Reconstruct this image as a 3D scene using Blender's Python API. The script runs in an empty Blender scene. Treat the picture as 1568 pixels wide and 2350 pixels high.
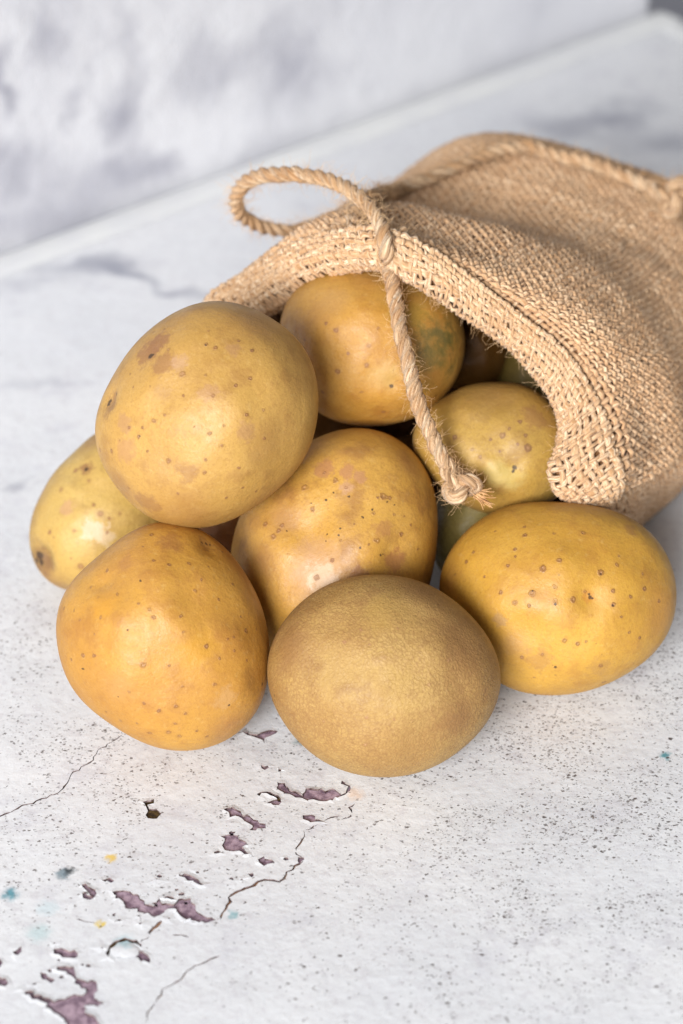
import bpy, bmesh, math, random
import numpy as np
from mathutils import Vector, noise as mnoise
from mathutils.bvhtree import BVHTree
from mathutils.geometry import delaunay_2d_cdt

random.seed(7); rng = np.random.default_rng(7)
sc = bpy.context.scene
COL = sc.collection

# ------------------------------------------------------------------ camera
PITCH = math.radians(35); DIST = 0.72; LENS = 85.0
FPX = LENS / 36 * 2350                      # focal length in units of a 1568 x 2350 frame
CAM = np.array([0, -DIST * math.cos(PITCH), DIST * math.sin(PITCH)])
FWD = np.array([0, math.cos(PITCH), -math.sin(PITCH)])
UPV = np.array([0, math.sin(PITCH), math.cos(PITCH)])
RGT = np.array([1.0, 0, 0])
cd = bpy.data.cameras.new('camera'); cam = bpy.data.objects.new('camera', cd); COL.objects.link(cam)
cam.location = CAM; cam.rotation_euler = (math.pi / 2 - PITCH, 0, 0)
cd.sensor_fit = 'VERTICAL'; cd.sensor_height = 36; cd.sensor_width = 24; cd.lens = LENS
cd.clip_start = 0.01; cd.clip_end = 50
cd.dof.use_dof = True; cd.dof.focus_distance = 0.616; cd.dof.aperture_fstop = 9.6
sc.camera = cam

# ------------------------------------------------------------------ world, lamps, exposure
w = bpy.data.worlds.new('World'); sc.world = w; w.use_nodes = True
bg = w.node_tree.nodes['Background']; bg.inputs[0].default_value = (0.95, 0.96, 1.0, 1); bg.inputs[1].default_value = 0.235
def area(name, loc, aim, sx, sy, power, col):
    l = bpy.data.lights.new(name, 'AREA'); l.shape = 'RECTANGLE'; l.size = sx; l.size_y = sy; l.energy = power; l.color = col
    o = bpy.data.objects.new(name, l); COL.objects.link(o); o.location = loc
    d = Vector(aim) - Vector(loc); o.rotation_euler = d.to_track_quat('-Z', 'Y').to_euler()
    return o
area('window_softbox', (-0.80, -2.5, 1.18), (0, 0, 0.03), 1.25, 1.0, 158, (0.98, 0.99, 1.0))
sc.view_settings.view_transform = 'Standard'; sc.view_settings.look = 'None'
sc.view_settings.exposure = 0.0; sc.view_settings.gamma = 1.0
sc.cycles.use_denoising = True
sc.cycles.max_bounces = 5; sc.cycles.diffuse_bounces = 3; sc.cycles.glossy_bounces = 2
sc.cycles.use_adaptive_sampling = True; sc.cycles.adaptive_threshold = 0.02

# ------------------------------------------------------------------ helpers
def ray(px, py): return FWD + RGT * (px - 784) / FPX + UPV * (1175 - py) / FPX
def at(px, py, z):
    r = ray(px, py); return CAM + r * ((z - CAM[2]) / r[2])
def att(px, py, t): return CAM + ray(px, py) * t
def proj(p):
    d = np.asarray(p) - CAM; t = d @ FWD
    return 784 + FPX * (d @ RGT) / t, 1175 - FPX * (d @ UPV) / t

def link(o, parent=None):
    COL.objects.link(o)
    if parent: o.parent = parent
    return o
def tag(o, label=None, cat=None, group=None, kind=None):
    for k, v in (('label', label), ('category', cat), ('group', group), ('kind', kind)):
        if v: o[k] = v
    return o
def empty(name, loc=(0, 0, 0)):
    o = bpy.data.objects.new(name, None); o.empty_display_size = 0.02; o.location = loc; return link(o)
def mesh_np(name, verts, quads, mat, parent=None, smooth=True, uv=None, tint=None, tris=None):
    """mesh object from numpy arrays; uv and tint are per vertex"""
    verts = np.asarray(verts, np.float32).reshape(-1, 3)
    f = np.asarray(quads if tris is None else tris, np.int32); n = f.shape[1]
    me = bpy.data.meshes.new(name)
    me.vertices.add(len(verts)); me.vertices.foreach_set('co', verts.ravel())
    me.loops.add(f.size); me.loops.foreach_set('vertex_index', f.ravel())
    me.polygons.add(len(f)); me.polygons.foreach_set('loop_start', np.arange(0, f.size, n, dtype=np.int32))
    me.polygons.foreach_set('use_smooth', np.full(len(f), bool(smooth)))
    if uv is not None:
        l = me.uv_layers.new(name='UVMap'); l.data.foreach_set('uv', np.asarray(uv, np.float32).reshape(-1, 2)[f.ravel()].ravel())
    if tint is not None:
        a = me.attributes.new('tint', 'FLOAT', 'POINT'); a.data.foreach_set('value', np.asarray(tint, np.float32).ravel())
    me.update(calc_edges=True); me.validate()
    if isinstance(mat, (list, tuple)):
        for m_ in mat: me.materials.append(m_)
    else: me.materials.append(mat)
    return link(bpy.data.objects.new(name, me), parent)

def crom(P, n):
    """Catmull-Rom through P, resampled evenly by length to n points"""
    P = np.asarray(P, float); Q = np.vstack([2 * P[0] - P[1], P, 2 * P[-1] - P[-2]]); out = []
    for i in range(1, len(Q) - 2):
        p0, p1, p2, p3 = Q[i - 1:i + 3]; t = np.linspace(0, 1, 24, endpoint=False)[:, None]
        out.append(.5 * ((2 * p1) + (p2 - p0) * t + (2 * p0 - 5 * p1 + 4 * p2 - p3) * t ** 2 + (3 * p1 - p0 - 3 * p2 + p3) * t ** 3))
    out = np.vstack(out + [P[-1:]])
    L = np.r_[0, np.cumsum(np.linalg.norm(np.diff(out, axis=0), axis=1))]
    s = np.linspace(0, L[-1], n)
    return np.stack([np.interp(s, L, out[:, k]) for k in range(out.shape[1])], 1)

# ------------------------------------------------------------------ node helpers
class NT:
    def __init__(s, name):
        s.m = bpy.data.materials.new(name); s.m.use_nodes = True; s.t = s.m.node_tree; s.t.nodes.clear()
        s.out = s.n('ShaderNodeOutputMaterial'); s.b = s.n('ShaderNodeBsdfPrincipled'); s.l(s.b.outputs[0], s.out.inputs[0])
        s.tc = s.n('ShaderNodeTexCoord')
    def n(s, t, **k):
        o = s.t.nodes.new(t)
        for a, v in k.items(): setattr(o, a, v)
        return o
    def l(s, a, b): s.t.links.new(a, b)
    def put(s, sock, v):
        if isinstance(v, bpy.types.NodeSocket): s.l(v, sock)
        elif isinstance(v, (tuple, list)) and sock.type == 'RGBA' and len(v) == 3: sock.default_value = (*v, 1)
        else: sock.default_value = v
    def noise(s, co, scale, detail=3, rough=.55, dist=0, out=0):
        o = s.n('ShaderNodeTexNoise'); s.l(co, o.inputs['Vector']); o.inputs['Scale'].default_value = scale
        o.inputs['Detail'].default_value = detail; o.inputs['Roughness'].default_value = rough; o.inputs['Distortion'].default_value = dist
        return o.outputs[out]
    def vor(s, co, scale, feature='F1', out='Distance', rnd=1):
        o = s.n('ShaderNodeTexVoronoi', feature=feature); s.l(co, o.inputs['Vector']); o.inputs['Scale'].default_value = scale
        o.inputs['Randomness'].default_value = rnd; return o.outputs[out]
    def rng(s, v, a, b, c=0.0, d=1.0, smooth=True):
        o = s.n('ShaderNodeMapRange', interpolation_type='SMOOTHSTEP' if smooth else 'LINEAR')
        s.put(o.inputs[0], v); o.inputs[1].default_value = a; o.inputs[2].default_value = b; o.inputs[3].default_value = c; o.inputs[4].default_value = d
        return o.outputs[0]
    def math(s, op, a, b=0.0, c=None):
        o = s.n('ShaderNodeMath', operation=op); s.put(o.inputs[0], a); s.put(o.inputs[1], b)
        if c is not None: s.put(o.inputs[2], c)
        return o.outputs[0]
    def vm(s, op, a, b=(0, 0, 0), out=0):
        o = s.n('ShaderNodeVectorMath', operation=op); s.put(o.inputs[0], a); s.put(o.inputs[1], b); return o.outputs[out]
    def scale(s, a, f):
        o = s.n('ShaderNodeVectorMath', operation='SCALE'); s.put(o.inputs[0], a); s.put(o.inputs[3], f); return o.outputs[0]
    def mix(s, f, a, b, mode='MIX'):
        o = s.n('ShaderNodeMix', data_type='RGBA', blend_type=mode); s.put(o.inputs[0], f); s.put(o.inputs[6], a); s.put(o.inputs[7], b); return o.outputs[2]
    def warp(s, co, scale, amt, detail=2):
        return s.vm('ADD', co, s.scale(s.vm('SUBTRACT', s.noise(co, scale, detail, out=1), (.5, .5, .5)), amt))
    def bump(s, h, strength, dist, prev=None):
        o = s.n('ShaderNodeBump'); s.l(h, o.inputs['Height']); o.inputs['Strength'].default_value = strength; o.inputs['Distance'].default_value = dist
        if prev is not None: s.l(prev, o.inputs['Normal'])
        return o.outputs[0]
    def spots(s, co, pts, soft=.55):
        """largest of several round spots; pts = [(xyz, radius)]"""
        acc = None
        for p, r in pts:
            d = s.vm('DISTANCE', co, tuple(float(x) for x in p), out=1)
            v = s.rng(d, r, r * soft)
            acc = v if acc is None else s.math('MAXIMUM', acc, v)
        return acc
    def near(s, co, pts):
        """distance to the nearest of several points, each in units of its own radius"""
        acc = None
        for p, r in pts:
            v = s.math('MULTIPLY', s.vm('DISTANCE', co, tuple(float(x) for x in p), out=1), 1 / r)
            acc = v if acc is None else s.math('MINIMUM', acc, v)
        return acc
    def blob(s, co, p, rad, rot=0.0, soft=.3, axes=None):
        """one soft elliptical patch in a plane or on a surface"""
        o = s.n('ShaderNodeMapping', vector_type='TEXTURE'); s.l(co, o.inputs[0])
        o.inputs[1].default_value = tuple(float(x) for x in p); o.inputs[2].default_value = (0, 0, rot); o.inputs[3].default_value = rad
        return s.rng(s.vm('LENGTH', o.outputs[0], out=1), 1.0, soft)

def srgb(r, g, b):
    f = lambda c: (c / 255 / 12.92) if c <= 10 else ((c / 255 + .055) / 1.055) ** 2.4
    return (f(r), f(g), f(b))

# ------------------------------------------------------------------ the table top: white paint with holes, over an old coat
# plan of the board: one corner far right, its back edge running away to the left
CORNER = at(1512, 28, 0)[:2]; TL = at(0, 588, 0)[:2]
EB = (TL - CORNER) / np.linalg.norm(TL - CORNER)          # along the back edge, to the left
ER = np.array([-EB[1], EB[0]])                            # along the right edge, towards the viewer
if ER[1] > 0: ER = -ER
BOARD = [CORNER, CORNER + EB * 0.62, CORNER + EB * 0.62 + ER * 0.80, CORNER + ER * 0.80]

def z6(pts): return [at(x / 1.568 / 1.2245, (2050 + y / 1.568) / 1.2245, 0)[:2] for x, y in pts]
def jag(poly, step=.0008, amp=.00050, seed=0):
    """make an outline ragged: split long edges and push the points about"""
    out = []; n = len(poly); r = random.Random(seed)
    for i in range(n):
        a, b = np.array(poly[i]), np.array(poly[(i + 1) % n]); L = np.linalg.norm(b - a); k = max(1, int(L / step))
        for j in range(k):
            p = a + (b - a) * j / k; out.append(p + np.array([r.uniform(-1, 1), r.uniform(-1, 1)]) * min(amp, L * .25))
    return out
def stripe(line, wid, seed=0):
    """a thin crack as a closed outline along a polyline"""
    r = random.Random(seed); L = np.array(line); P = crom(L, max(6, int(np.linalg.norm(np.diff(L, axis=0), axis=1).sum() / .0012)))
    P = P + np.array([[r.uniform(-1, 1), r.uniform(-1, 1)] for _ in P]) * .0004
    T = np.gradient(P, axis=0); T /= np.linalg.norm(T, axis=1)[:, None]; N = np.stack([-T[:, 1], T[:, 0]], 1)
    ww = np.array([wid * r.uniform(.35, 1.1) for _ in P]); ww[0] = ww[-1] = wid * .12
    return [p for p in P + N * ww[:, None] / 2] + [p for p in (P - N * ww[:, None] / 2)[::-1]]

CHIPS = [
 [(487,716),(530,708),(575,715),(610,740),(640,765),(672,782),(690,765),(705,748),(712,768),(745,768),(775,772),(800,745),(840,750),(858,775),(855,800),(890,815),(930,830),(970,838),(930,848),(870,852),(830,840),(790,825),(785,800),(760,785),(735,800),(700,815),(680,827),(640,808),(600,795),(560,785),(545,755),(515,745)],
 [(93,1150),(130,1152),(175,1170),(205,1185),(235,1195),(265,1190),(300,1180),(330,1165),(370,1170),(385,1150),(340,1130),(330,1105),(300,1080),(255,1060),(248,1045),(290,1048),(325,1050),(335,1080),(345,1100),(370,1110),(420,1112),(430,1150),(410,1180),(430,1200),(460,1205),(445,1220),(400,1215),(370,1220),(390,1255),(430,1285),(470,1330),(340,1330),(280,1280),(240,1250),(200,1215),(160,1190),(120,1175)],
 [(1216,235),(1240,232),(1275,262),(1300,280),(1335,292),(1350,265),(1390,258),(1430,270),(1465,265),(1500,285),(1520,280),(1535,255),(1500,240),(1505,230),(1540,245),(1537,268),(1520,290),(1490,300),(1450,315),(1400,312),(1350,312),(1310,298),(1270,285),(1235,270),(1220,255)],
 [(990,355),(1015,342),(1045,350),(1060,375),(1100,385),(1130,400),(1165,415),(1168,440),(1105,440),(1110,420),(1080,405),(1050,390),(1010,385)],
 [(975,465),(1020,462),(1050,465),(1065,490),(1098,513),(1060,515),(1090,540),(1090,555),(1050,540),(1010,535),(985,525),(990,490)],
 [(1135,575),(1160,563),(1205,582),(1170,600),(1145,592)],
 [(783,642),(820,638),(860,655),(897,685),(880,690),(850,668),(820,660)],
 [(240,962),(270,960),(300,970),(345,980),(340,1002),(300,1005),(265,998),(235,988)],
 [(183,1075),(210,1078),(240,1105),(225,1118),(195,1098)],
 [(360,685),(385,685),(430,715),(415,735),(390,720),(375,710)],
 [(445,662),(480,656),(503,665),(490,674),(460,668)],
 [(1335,378),(1380,375),(1395,395),(1425,405),(1400,412),(1360,402),(1340,395)],
 [(1150,160),(1185,160),(1188,172),(1165,180),(1152,172)],
 [(1075,15),(1130,20),(1180,5),(1220,10),(1200,30),(1165,38),(1170,58),(1140,45),(1110,30)],
 [(585,990),(610,975),(640,990),(668,1010),(655,1028),(620,1018)],
 [(1168,320),(1200,305),(1245,320),(1225,332),(1190,330)],
 [(-20,1000),(8,1020),(15,1032),(5,1050),(-20,1055)],
 [(-20,1090),(20,1100),(45,1120),(20,1130),(-20,1125)],
 [(62,980),(95,955),(100,970),(75,1000)],
 [(1312,565),(1340,563),(1342,578),(1320,586)],
 [(360,725),(375,720),(395,738),(425,730),(418,742),(392,750),(370,742)],
 [(1095,638),(1115,633),(1120,648),(1105,652)],
 [(495,808),(515,812),(508,822),(492,818)],
 [(1225,178),(1238,178),(1236,186),(1226,186)],
]
_r = random.Random(3)
for _ in range(26):
    u_ = _r.random(); cx, cy = 1450 - 1350 * u_ + _r.gauss(0, 110), 260 + 900 * u_ + _r.gauss(0, 70); s_ = _r.uniform(4, 11)
    CHIPS.append([(cx + s_ * _r.uniform(.7, 1.6) * math.cos(a), cy + s_ * _r.uniform(.4, .9) * math.sin(a)) for a in (0, .9, 1.9, 3.0, 4.0, 5.2)])
DARK = [[(632,318),(680,310),(676,325),(652,331),(655,352),(690,350),(712,370),(695,390),(655,392),(637,380),(650,362),(640,338)],
        [(470,985),(478,955),(505,930),(550,920),(600,928),(625,950),(622,962),(598,945),(560,935),(520,940),(497,962),(488,985),(478,1005)],
        [(1132,285),(1150,276),(1190,278),(1225,296),(1240,312),(1230,314),(1205,296),(1175,284),(1150,284),(1142,298)],
        [(715,745),(735,735),(765,738),(775,750),(760,748),(738,742)]]
CRACKS = [([(968,838),(985,800),(1010,760),(1015,730),(1060,712),(1110,690),(1150,668),(1235,665),(1262,635),(1300,605),(1340,585)], .0009, 'brown'),
          ([(1345,450),(1330,490),(1300,535)], .0006, 'brown'), ([(660,908),(668,882),(700,855),(712,838)], .0009, 'brown'),
          ([(690,1200),(730,1140),(800,1095),(840,1050),(900,1025),(970,1000)], .0005, 'tan'),
          ([(-30,400),(70,350),(140,325),(210,295),(265,270),(305,215),(320,190),(390,150),(420,110),(450,80),(545,25)], .0005, 'dark'),
          ([(1425,405),(1460,390),(1505,378)], .0006, 'brown'), ([(1560,330),(1545,345),(1555,370)], .0007, 'dark'),
          ([(760,900),(800,905),(840,912)], .0005, 'dark'), ([(340,838),(390,845),(430,855)], .0004, 'dark'),
          ([(1302,540),(1322,556),(1336,562)], .0004, 'tan'), ([(1400,416),(1372,432),(1349,446)], .0004, 'tan'), ([(1545,375),(1535,390),(1515,392)], .0005, 'brown'), ([(655,912),(630,930),(610,940)], .0004, 'tan'), ([(685,1206),(660,1240),(640,1290)], .0004, 'tan')]

def solid(name, c1, c2, scale, rough=.8, bump=.3, bscale=900, bd=.0004):
    t = NT(name); co = t.tc.outputs['Object']
    t.put(t.b.inputs['Base Color'], t.mix(t.rng(t.noise(co, scale, 5, .65), .35, .65), c1, c2))
    t.b.inputs['Roughness'].default_value = rough; t.b.inputs['Specular IOR Level'].default_value = .25
    t.l(t.bump(t.noise(co, bscale, 4, .7), bump, bd), t.b.inputs['Normal']); return t.m
M_purple = solid('old_purple_coat', srgb(112, 90, 104), srgb(176, 152, 164), 520, bump=.6, bscale=500)
M_dark = solid('bare_dark', srgb(40, 30, 22), srgb(92, 72, 40), 700)
M_brown = solid('crack_brown', srgb(112, 78, 56), srgb(166, 126, 98), 500)
M_tan = solid('crack_tan', srgb(170, 140, 120), srgb(205, 188, 175), 500)
M_edge = solid('paint_edge', srgb(70, 48, 46), srgb(150, 130, 128), 600)

def table_material():
    t = NT('white_worn_paint'); co = t.tc.outputs['Object']
    col = t.mix(t.rng(t.noise(co, 14, 4, .6), .3, .72), srgb(214, 215, 218), srgb(224, 224, 225))
    col = t.mix(t.math('MULTIPLY', t.rng(t.noise(co, 300, 5, .75), .48, .7), .5), col, srgb(190, 185, 190))
    col = t.mix(t.math('MULTIPLY', t.rng(t.noise(co, 48, 5, .7), .52, .7), .45), col, srgb(192, 190, 198))
    # grey shadows of older coats far back (soft, blurred in the picture)
    wc = t.warp(co, 28, .05, 3)
    for (px, py, ax, ay, rot, k) in [(200, 603, .030, .010, -.15, .62), (310, 622, .022, .007, -.4, .6), (450, 660, .017, .007, -.5, .65), (90, 640, .05, .012, .2, .2),
                                     (1430, 262, .030, .013, .3, .6), (1330, 300, .03, .012, .1, .35), (1530, 330, .03, .02, 0, .45), (1270, 285, .03, .012, .1, .3), (1250, 360, .03, .015, 0, .3),
                                     (40, 1075, .006, .006, 0, .4), (150, 870, .02, .006, .3, .18), (250, 1050, .03, .006, .4, .15), (60, 860, .02, .007, 0, .22)]:
        p = at(px, py, 0)
        col = t.mix(t.math('MULTIPLY', t.blob(wc, p, (ax, ay, 1), rot, 0.0), k), col, srgb(118, 120, 138))
    # old teal and yellow specks
    w2 = t.warp(co, 500, .004, 3)
    for (px, py, ax, c, k) in [(25, 2052, .0030, (70, 140, 155), .9), (145, 2005, .0028, (95, 120, 132), .8), (160, 2000, .0020, (40, 50, 55), .9), (1527, 1733, .0022, (70, 140, 150), .9), (535, 2098, .002, (120, 165, 172), .8), (255, 1968, .0020, (224, 190, 90), .9),
                               (232, 2120, .0016, (220, 190, 70), .9), (90, 2140, .0045, (190, 208, 210), .8), (110, 2085, .004, (200, 214, 218), .7), (285, 2163, .0035, (165, 195, 202), .8), (690, 1700, .003, (130, 150, 150), .6), (810, 1745, .002, (110, 130, 130), .6), (815, 1822, .0035, (225, 205, 190), .9)]:
        col = t.mix(t.math('MULTIPLY', t.spots(w2, [(at(px, py, 0), ax)], .2), k), col, srgb(*c))
    # dark pinholes: thick on the right, thinner on the left, almost none in the smooth strip between
    dens = None
    for (px, py, ax, ay, k) in [(1250, 1700, .06, .06, 1.15), (1350, 1850, .06, .06, 1.1), (1520, 1850, .06, .06, 1.1), (1250, 1950, .10, .08, .7), (250, 1800, .09, .07, .52), (750, 1720, .04, .03, .55), (60, 1900, .06, .06, .5), (1300, 2250, .12, .06, .35), (100, 1500, .08, .06, .4), (1540, 1560, .05, .06, .75)]:
        v = t.math('MULTIPLY', t.blob(wc, at(px, py, 0), (ax, ay, 1), 0, 0.0), k); dens = v if dens is None else t.math('MAXIMUM', dens, v)
    cl = t.math('MULTIPLY', dens, t.rng(t.noise(co, 62, 4, .65), .36, .66, .12, 1.5))
    sx = t.n('ShaderNodeMapping'); t.l(t.warp(co, 900, .0016, 3), sx.inputs[0]); sx.inputs[2].default_value = (0, 0, .25); sx.inputs[3].default_value = (.75, 1.0, 1.0); wv = sx.outputs[0]
    def pits(sc_, r0, r1, lo):
        o = t.n('ShaderNodeTexVoronoi'); t.l(wv, o.inputs['Vector']); o.inputs['Scale'].default_value = sc_
        sep = t.n('ShaderNodeSeparateColor'); t.l(o.outputs['Color'], sep.inputs[0])
        size = t.math('MULTIPLY_ADD', t.math('POWER', sep.outputs[0], 2.5), r1 - r0, r0)
        on = t.math('LESS_THAN', sep.outputs[1], t.math('MULTIPLY', cl, lo))
        return t.math('MULTIPLY', t.math('MULTIPLY', t.rng(t.math('DIVIDE', o.outputs['Distance'], size), 1.0, .55), on), t.math('MULTIPLY_ADD', sep.outputs[2], .6, .4))
    p = t.math('MAXIMUM', pits(780, .20, .44, .75), t.math('MULTIPLY', pits(1250, .28, .62, 1.2), .85))
    grit = t.math('MULTIPLY', t.rng(t.noise(wv, 1500, 3, .7), .60, .74), t.math('MULTIPLY_ADD', cl, .75, .16))
    col = t.mix(grit, col, srgb(120, 116, 120))
    col = t.mix(t.math('MULTIPLY', p, .95), col, t.mix(t.noise(co, 180, 2), srgb(36, 35, 36), srgb(104, 88, 80)))
    t.put(t.b.inputs['Base Color'], col); t.b.inputs['Roughness'].default_value = .55; t.b.inputs['Specular IOR Level'].default_value = .3
    h = t.bump(t.noise(co, 420, 5, .62), .30, .0007)
    h = t.bump(t.noise(co, 60, 3, .5), .35, .0015, h)
    t.l(h, t.b.inputs['Normal']); return t.m
M_table = table_material()
M_trim = solid('clean_white_edge', srgb(214, 214, 215), srgb(221, 221, 219), 30, bump=.1)

TH = .0004
def flat_poly(name, outline, z, mat, parent, grow=0.0):
    P = np.array(outline); c = P.mean(0); P = c + (P - c) * (1 + grow)
    vs, es, fs, *_ = delaunay_2d_cdt([Vector(p) for p in P], [], [list(range(len(P)))], 1, 1e-7)
    V = np.array([[v.x, v.y, z] for v in vs]); 
    F = [f for f in fs if len(f) == 3]
    return mesh_np(name, V, None, mat, parent, smooth=False, tris=np.array(F))

def build_table():
    holes = []; under = []
    for i, c in enumerate(CHIPS): holes.append(jag(z6(c), seed=i)); under.append(('peeled_patch', M_purple))
    for i, c in enumerate(DARK): holes.append(jag(z6(c), step=.0009, amp=.00025, seed=90 + i)); under.append(('bare_spot', M_dark))
    for i, (c, wd, k) in enumerate(CRACKS): holes.append(stripe(z6(c), wd, i)); under.append(('crack', {'brown': M_brown, 'tan': M_tan, 'dark': M_dark}[k]))
    verts = [Vector(p) for p in BOARD]; faces = [[0, 1, 2, 3]]; edges = []
    for h in holes:
        o = len(verts); verts += [Vector(p) for p in h]; edges += [(o + i, o + (i + 1) % len(h)) for i in range(len(h))]
    nflake = len(CHIPS) + len(DARK); lift = {}; r_ = random.Random(11); o = 4
    for k, h in enumerate(holes):
        if k < nflake:
            c = r_.random() * 6
            for i in range(len(h)): lift[o + i] = max(0, .5 + .5 * math.sin(i * .23 + c) + r_.uniform(-.3, .3)) * .00019
        o += len(h)
    for h in holes[:nflake]:                                    # a flat ring a little way out, so only the rim curls up
        P = np.array(h); nx = np.roll(P, -3, 0) - np.roll(P, 3, 0); nn = np.stack([nx[:, 1], -nx[:, 0]], 1); nn /= np.linalg.norm(nn, axis=1)[:, None] + 1e-12
        area2 = np.sum(P[:, 0] * np.roll(P[:, 1], -1) - np.roll(P[:, 0], -1) * P[:, 1]); R_ = P + nn * (.0011 if area2 > 0 else -.0011)
        verts += [Vector(p) for p in R_]
    B_ = np.vstack(holes[:nflake]); lo_, hi_ = B_.min(0) - .004, B_.max(0) + .004
    gx, gy = np.meshgrid(np.arange(lo_[0], hi_[0], .0024), np.arange(lo_[1], hi_[1], .0024)); gp = np.stack([gx.ravel(), gy.ravel()], 1) + rng.uniform(-.0007, .0007, (gx.size, 2))
    dmin = np.full(len(gp), 1.0)
    for q in np.array_split(B_, 40): dmin = np.minimum(dmin, np.linalg.norm(gp[:, None] - q[None], axis=2).min(1))
    verts += [Vector(p) for p in gp[dmin > .0011]]
    vs, es, fs, overts, *_ = delaunay_2d_cdt(verts, edges, faces, 1, 1e-7)
    Z = np.array([max([lift.get(q, 0.0) for q in ov] or [0.0]) for ov in overts])
    V2 = np.array([[v.x, v.y] for v in vs])
    def inside(P, poly):
        poly = np.array(poly); x, y = P[:, 0], P[:, 1]; r = np.zeros(len(P), bool); j = len(poly) - 1
        for i in range(len(poly)):
            xi, yi = poly[i]; xj, yj = poly[j]
            c = ((yi > y) != (yj > y)) & (x < (xj - xi) * (y - yi) / (yj - yi + 1e-20) + xi); r ^= c; j = i
        return r
    F = np.array([f for f in fs if len(f) == 3]); cen = V2[F].mean(1); keep = np.ones(len(F), bool)
    for h in holes: keep &= ~inside(cen, h)
    F = F[keep]
    # paint sheet and the little walls round each hole
    cnt = {}
    for f in F:
        for a, b in ((f[0], f[1]), (f[1], f[2]), (f[2], f[0])): cnt.setdefault((min(a, b), max(a, b)), []).append((a, b))
    n = len(V2); V = np.vstack([np.c_[V2, Z], np.c_[V2, np.full(n, -TH)]])
    tris = [list(f) for f in F]; wall = []
    for k, e in cnt.items():
        if len(e) == 1: a, b = e[0]; wall += [[b, a, a + n], [b, a + n, b + n]]
    t = mesh_np('tabletop', V, None, [M_table, M_edge], smooth=False, tris=np.array(tris + wall))
    mi = np.zeros(len(tris) + len(wall), np.int32); mi[len(tris):] = 1; t.data.polygons.foreach_set('material_index', mi)
    tag(t, 'white painted tabletop with peeling purple chips, cracks and dark pinholes', None, None, 'structure')
    for h, (nm, m) in zip(holes, under): flat_poly(nm, h, -TH - .0001, m, t, .03)
    # the board under the paint
    B = np.array(BOARD); bb = np.vstack([np.c_[B, np.full(4, -.0012)], np.c_[B, np.full(4, -.022)]])
    mesh_np('board', bb, [[0, 1, 2, 3], [4, 7, 6, 5], [0, 4, 5, 1], [1, 5, 6, 2], [2, 6, 7, 3], [3, 7, 4, 0]], M_trim, t, smooth=False)
    # clean white lip along the two far edges
    def lip(a, b, inw):
        a = np.r_[a, 0]; b = np.r_[b, 0]; i3 = np.r_[inw, 0] * .014; zz = np.array([0, 0, 1.0])
        prof = [(0, -.018), (0, .0002), (.12, .0006), (.5, .0009), (.88, .0006), (1.0, .0002)]
        V = [p + i3 * q + zz * h for p in (a, b) for q, h in prof]; k = len(prof)
        mesh_np('edge_lip', V, [[i, i + 1, k + i + 1, k + i] for i in range(k - 1)], M_trim, t)
    lip(BOARD[0] - ER * .0005, BOARD[1] - ER * .0005, ER); lip(BOARD[0] - EB * .0005 + ER * .014, BOARD[3] - EB * .0005, EB)
    # loose blister of white paint standing in one of the dark rings
    for (cx, cy, rx, ry, h) in [(550, 976, 64, 34, .00025)]:
        c = z6([(cx, cy)])[0]; ex = z6([(cx + rx, cy)])[0] - c; ey = z6([(cx, cy - ry)])[0] - c; V = []; Q = []
        for j in range(7):
            for i in range(24):
                a = i / 24 * 2 * math.pi; r = j / 6 * (1 + .08 * math.sin(3 * a + cx) + .05 * math.sin(7 * a)); p = c + ex * r * math.cos(a) + ey * r * math.sin(a)
                V.append((p[0], p[1], .0002 + h * (1 - (j / 6) ** 2)))
        for j in range(6):
            for i in range(24): Q.append([j * 24 + i, j * 24 + (i + 1) % 24, j * 24 + 24 + (i + 1) % 24, j * 24 + 24 + i])
        mesh_np('paint_blister', V, Q, M_table, t)
    return t
table = build_table()

# ------------------------------------------------------------------ backdrop board and the dim floor past the corner
def wall_material():
    t = NT('mottled_wall'); co = t.tc.outputs['Object']
    col = t.mix(t.rng(t.noise(co, 9, 4, .6), .3, .7), srgb(200, 200, 205), srgb(212, 212, 215))
    wc = t.warp(co, 45, .035, 4)
    m = t.math('MULTIPLY', t.rng(t.noise(co, 26, 4, .62), .5, .72), t.rng(t.noise(co, 5, 2), .38, .62))
    col = t.mix(t.math('MULTIPLY', m, .35), col, srgb(150, 150, 162))
    for (px, py, rx, rz, k) in WSPOTS:
        col = t.mix(t.math('MULTIPLY', t.blob(wc, wall_local(px, py), (rx * .8, 1, rz * .8), 0, 0.0), k * .72), col, srgb(134, 134, 148))
    t.put(t.b.inputs['Base Color'], col); t.b.inputs['Roughness'].default_value = .7
    t.l(t.bump(t.noise(co, 120, 4), .3, .002), t.b.inputs['Normal']); return t.m
W0 = np.r_[CORNER - ER * .004 + EB * .003, -.03]                # wall stands just behind the back edge
def wall_local(px, py):
    r = ray(px, py); n = np.r_[ER, 0]; p = CAM + r * (((W0 - CAM) @ n) / (r @ n)); d = p - W0
    return (d[:2] @ EB, 0, d[2])
WSPOTS = [(120, 85, .018, .028, .7), (5, 195, .010, .022, .9), (275, 265, .016, .022, 1.0), (300, 120, .010, .05, .4), (165, 250, .008, .012, .5), (370, 375, .018, .014, .85), (290, 395, .02, .016, .75), (60, 375, .03, .02, .5), (25, 395, .02, .02, .5),
          (460, 150, .03, .03, .55), (650, 90, .02, .03, .5), (660, 170, .03, .03, .55), (560, 160, .03, .02, .4), (150, 460, .06, .03, .55), (60, 520, .05, .02, .5), (250, 470, .04, .02, .4), (620, 350, .06, .012, .35), (100, 15, .02, .02, .4), (700, 250, .05, .03, .2), (1090, 170, .03, .03, .2), (1240, 15, .02, .02, .25), (330, 300, .01, .04, .4)]
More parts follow.
